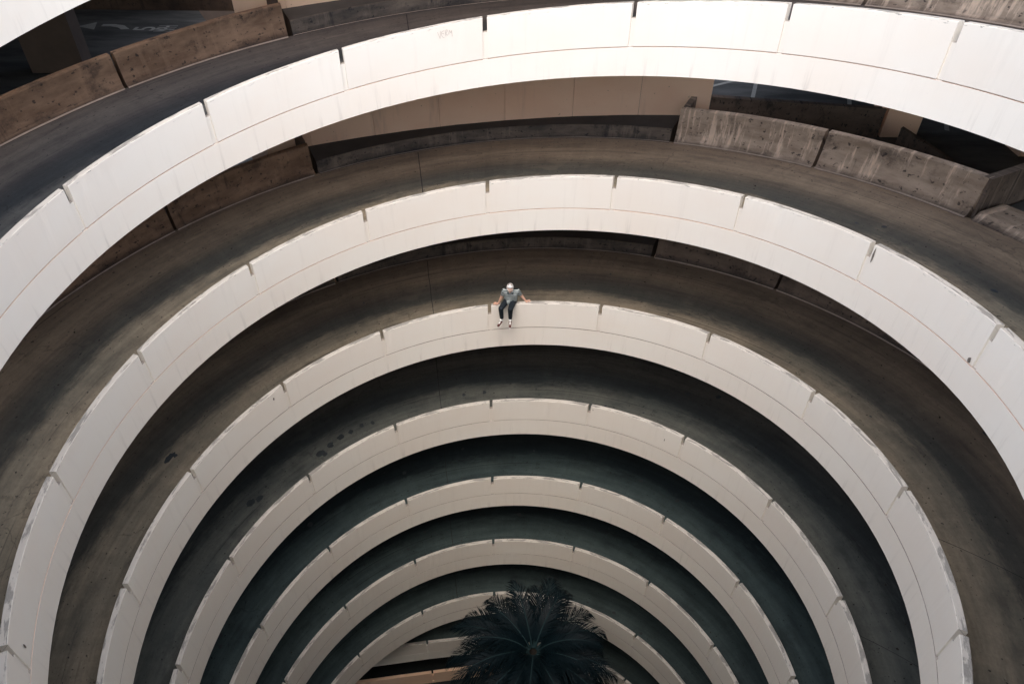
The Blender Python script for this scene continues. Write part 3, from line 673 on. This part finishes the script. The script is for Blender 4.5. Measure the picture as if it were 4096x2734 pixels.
# striped shirt
b = MB(); hem = Vector((.06, .06, .12))
capsule(b, shL + Vector((.02, 0, 0)), shR - Vector((.02, 0, 0)), .075, .075, 16)
for x0, x1, r0, r1 in ((-.035, -.01, .098, .092), (.065, .065, .115, .115), (.175, .15, .098, .092)):
    capsule(b, (x0, .035, .37), (x1, .06, .15), r0, r1, 16)
capsule(b, (.055, .02, .24), (.03, -.015, .13), .10, .075, 16); capsule(b, (.03, -.02, .17), (.015, -.09, .145), .07, .045)
capsule(b, shL, shL.lerp(elL, .62), .072, .060); capsule(b, shR, shR.lerp(elR, .62), .072, .060)
shirt = fuse(b, .008, 4, 'shirt')
at = shirt.attributes.new('stripe', 'FLOAT', 'POINT'); vals = []
for v in shirt.vertices:
    p = v.co; best = 9; val = 0
    for s_, e_ in ((shL, elL), (shR, elR)):
        d = (e_ - s_); L = d.length; d = d / L; t = (p - s_).dot(d); dist = (p - s_ - d * t).length
        if t > .045 and dist < .095 and (p.x < shL.x + .01 or p.x > shR.x - .01): val = t + .3; best = 0
    if best: val = p.z + .10 * p.y - .35 * max(0, -.02 - p.y)
    vals.append(val)
at.data.foreach_set('value', vals)
SN = NT('striped_jersey', .9); a_ = SN.n('ShaderNodeAttribute', attribute_name='stripe'); sv = SN.math('SINE', SN.math('MULTIPLY', a_.outputs['Fac'], 2 * pi / .040))
SN.bump(SN.noise(SN.obj(9, 9, 9), 2, 4), .6, .02); SN.col(SN.mix(SN.ramp(sv, .0, .3), (.018, .034, .042), (.45, .50, .49))); shirt.materials.append(SN.m)
obj('striped_shirt', shirt, man)
b = MB(); n_ = 20; vs = []; nc = Vector((.062, .015, .452))
for j in range(n_):
    a = 2 * pi * j / n_; q = nc + Vector((.082 * cos(a), .070 * sin(a) - .012, .028 * sin(a)))
    for rr, hh in ((0, 0), (.011, .010), (.022, 0), (.011, -.012)): vs.append(q + Vector((cos(a) * rr, sin(a) * rr, hh)))
b.add(vs, [(j * 4 + q, ((j + 1) % n_) * 4 + q, ((j + 1) % n_) * 4 + (q + 1) % 4, j * 4 + (q + 1) % 4) for j in range(n_) for q in range(4)])
obj('neckband', b.mesh('neck', [plain('navy_rib', (.012, .018, .025))], True), man)
# jeans
b = MB(); capsule(b, hL, hR, .100, .100, 16)
for h_, k_, a_ in ((hL, knL, anL), (hR, knR, anR)):
    capsule(b, h_ + Vector((0, 0, .005)), k_ + Vector((0, 0, .002)), .094, .070, 14); capsule(b, k_, k_.lerp(a_, .5), .069, .060, 14); capsule(b, k_.lerp(a_, .5), a_ + Vector((0, 0, .03)), .060, .052, 14)
JN = NT('dark_jeans', .75); jn = JN.noise(JN.obj(6, 6, 6), 3, 5); JN.bump(JN.noise(JN.obj(7, 7, 7), 2, 4), .8, .025)
je = fuse(b, .009, 3, 'jeans'); je.materials.append(JN.col(JN.mix(JN.ramp(jn, .4, .75), (.006, .010, .015), (.014, .022, .030))))
obj('jeans', je, man)
b = MB(); mid_ = hL.lerp(knL, .62) + Vector((0, 0, .0782))
vs = []; dd = (knL - hL).normalized(); ll = Vector((0, 0, 1)).cross(dd).normalized(); nu = dd.cross(ll); 
for j in range(14): a = j * 2 * pi / 14; vs.append(mid_ + dd * cos(a) * .09 + ll * sin(a) * .028 * (1 + .3 * sin(j * 2.1)) + nu * (-abs(sin(a)) * .006))
b.add(vs, [tuple(range(14))]); obj('worn_patch', b.mesh('patch', [plain('faded_denim', (.16, .16, .15), var=.5, scale=30)]), man)
# socks, shoes
M_SOCK = plain('white_sock', (.78, .78, .76)); M_SHOE = plain('maroon_canvas', (.085, .030, .026), rough=.8, var=.25, scale=20); M_SOLE = plain('white_rubber_sole', (.70, .66, .60)); M_LACE = plain('white_laces', (.75, .74, .70))
for a_, toe in ((anL, Vector((-.235, -.40, -.415))), (anR, Vector((.083, -.385, -.425)))):
    b = MB(); heel = a_ + Vector((0, .02, -.085)); capsule(b, a_ + Vector((0, 0, .03)), a_ + Vector((0, -.005, -.07)), .038, .036)
    capsule(b, a_ + Vector((0, -.005, -.05)), a_.lerp(toe, .3) + Vector((0, 0, .015)), .036, .030)
    obj('sock', (lambda q: (q.materials.append(M_SOCK), q)[1])(fuse(b, .007, 3, 'sock')), man)
    d = (toe - heel).normalized(); lat = d.cross(Vector((0, 0, 1))).normalized(); un = lat.cross(d)
    L = .275
    def foot_ring(mb_, hs, grow, mi=0):
        n_ = 28; vs = []
        for h_ in hs:
            for j in range(n_):
                t = 2 * pi * j / n_; x = cos(t); w_ = .048 * (1 - .16 * x * x) * (1 + .10 * x) + grow
                vs.append(heel + d * (.105 + x * (L / 2 + grow)) + lat * sin(t) * w_ + un * h_)
        fs = [(i * n_ + j, i * n_ + (j + 1) % n_, (i + 1) * n_ + (j + 1) % n_, (i + 1) * n_ + j) for i in range(len(hs) - 1) for j in range(n_)]
        fs += [tuple(range(n_))[::-1], tuple((len(hs) - 1) * n_ + j for j in range(n_))]
        mb_.add(vs, fs)
    sole = MB(); foot_ring(sole, (-.045, -.040, -.022), .004)
    sh = MB(); capsule(sh, heel + d * .02 + un * .0, heel + d * .10 + un * -.002, .040, .040, 14); capsule(sh, heel + d * .10 + un * -.004, heel + d * .205 - un * .006, .042, .036, 14)
    capsule(sh, heel + d * .01 + un * .015, heel + d * .05 + un * .02, .036, .034, 14)
    so_ = obj('shoe', (lambda q: (q.materials.append(M_SHOE), q)[1])(fuse(sh, .006, 3, 'shoe')), man)
    obj('sole', sole.mesh('sole', [M_SOLE], True), so_)
    lc = MB()
    for q in range(4): c_ = heel + d * (.095 + q * .022) + un * (.040 - q * .0015); capsule(lc, c_ - lat * .020, c_ + lat * .020, .0045, .0045, 6)
    capsule(lc, heel + d * .085 + un * .038, heel + d * .165 + un * .030, .014, .010, 8)
    obj('laces', lc.mesh('laces', [M_LACE], True), so_)
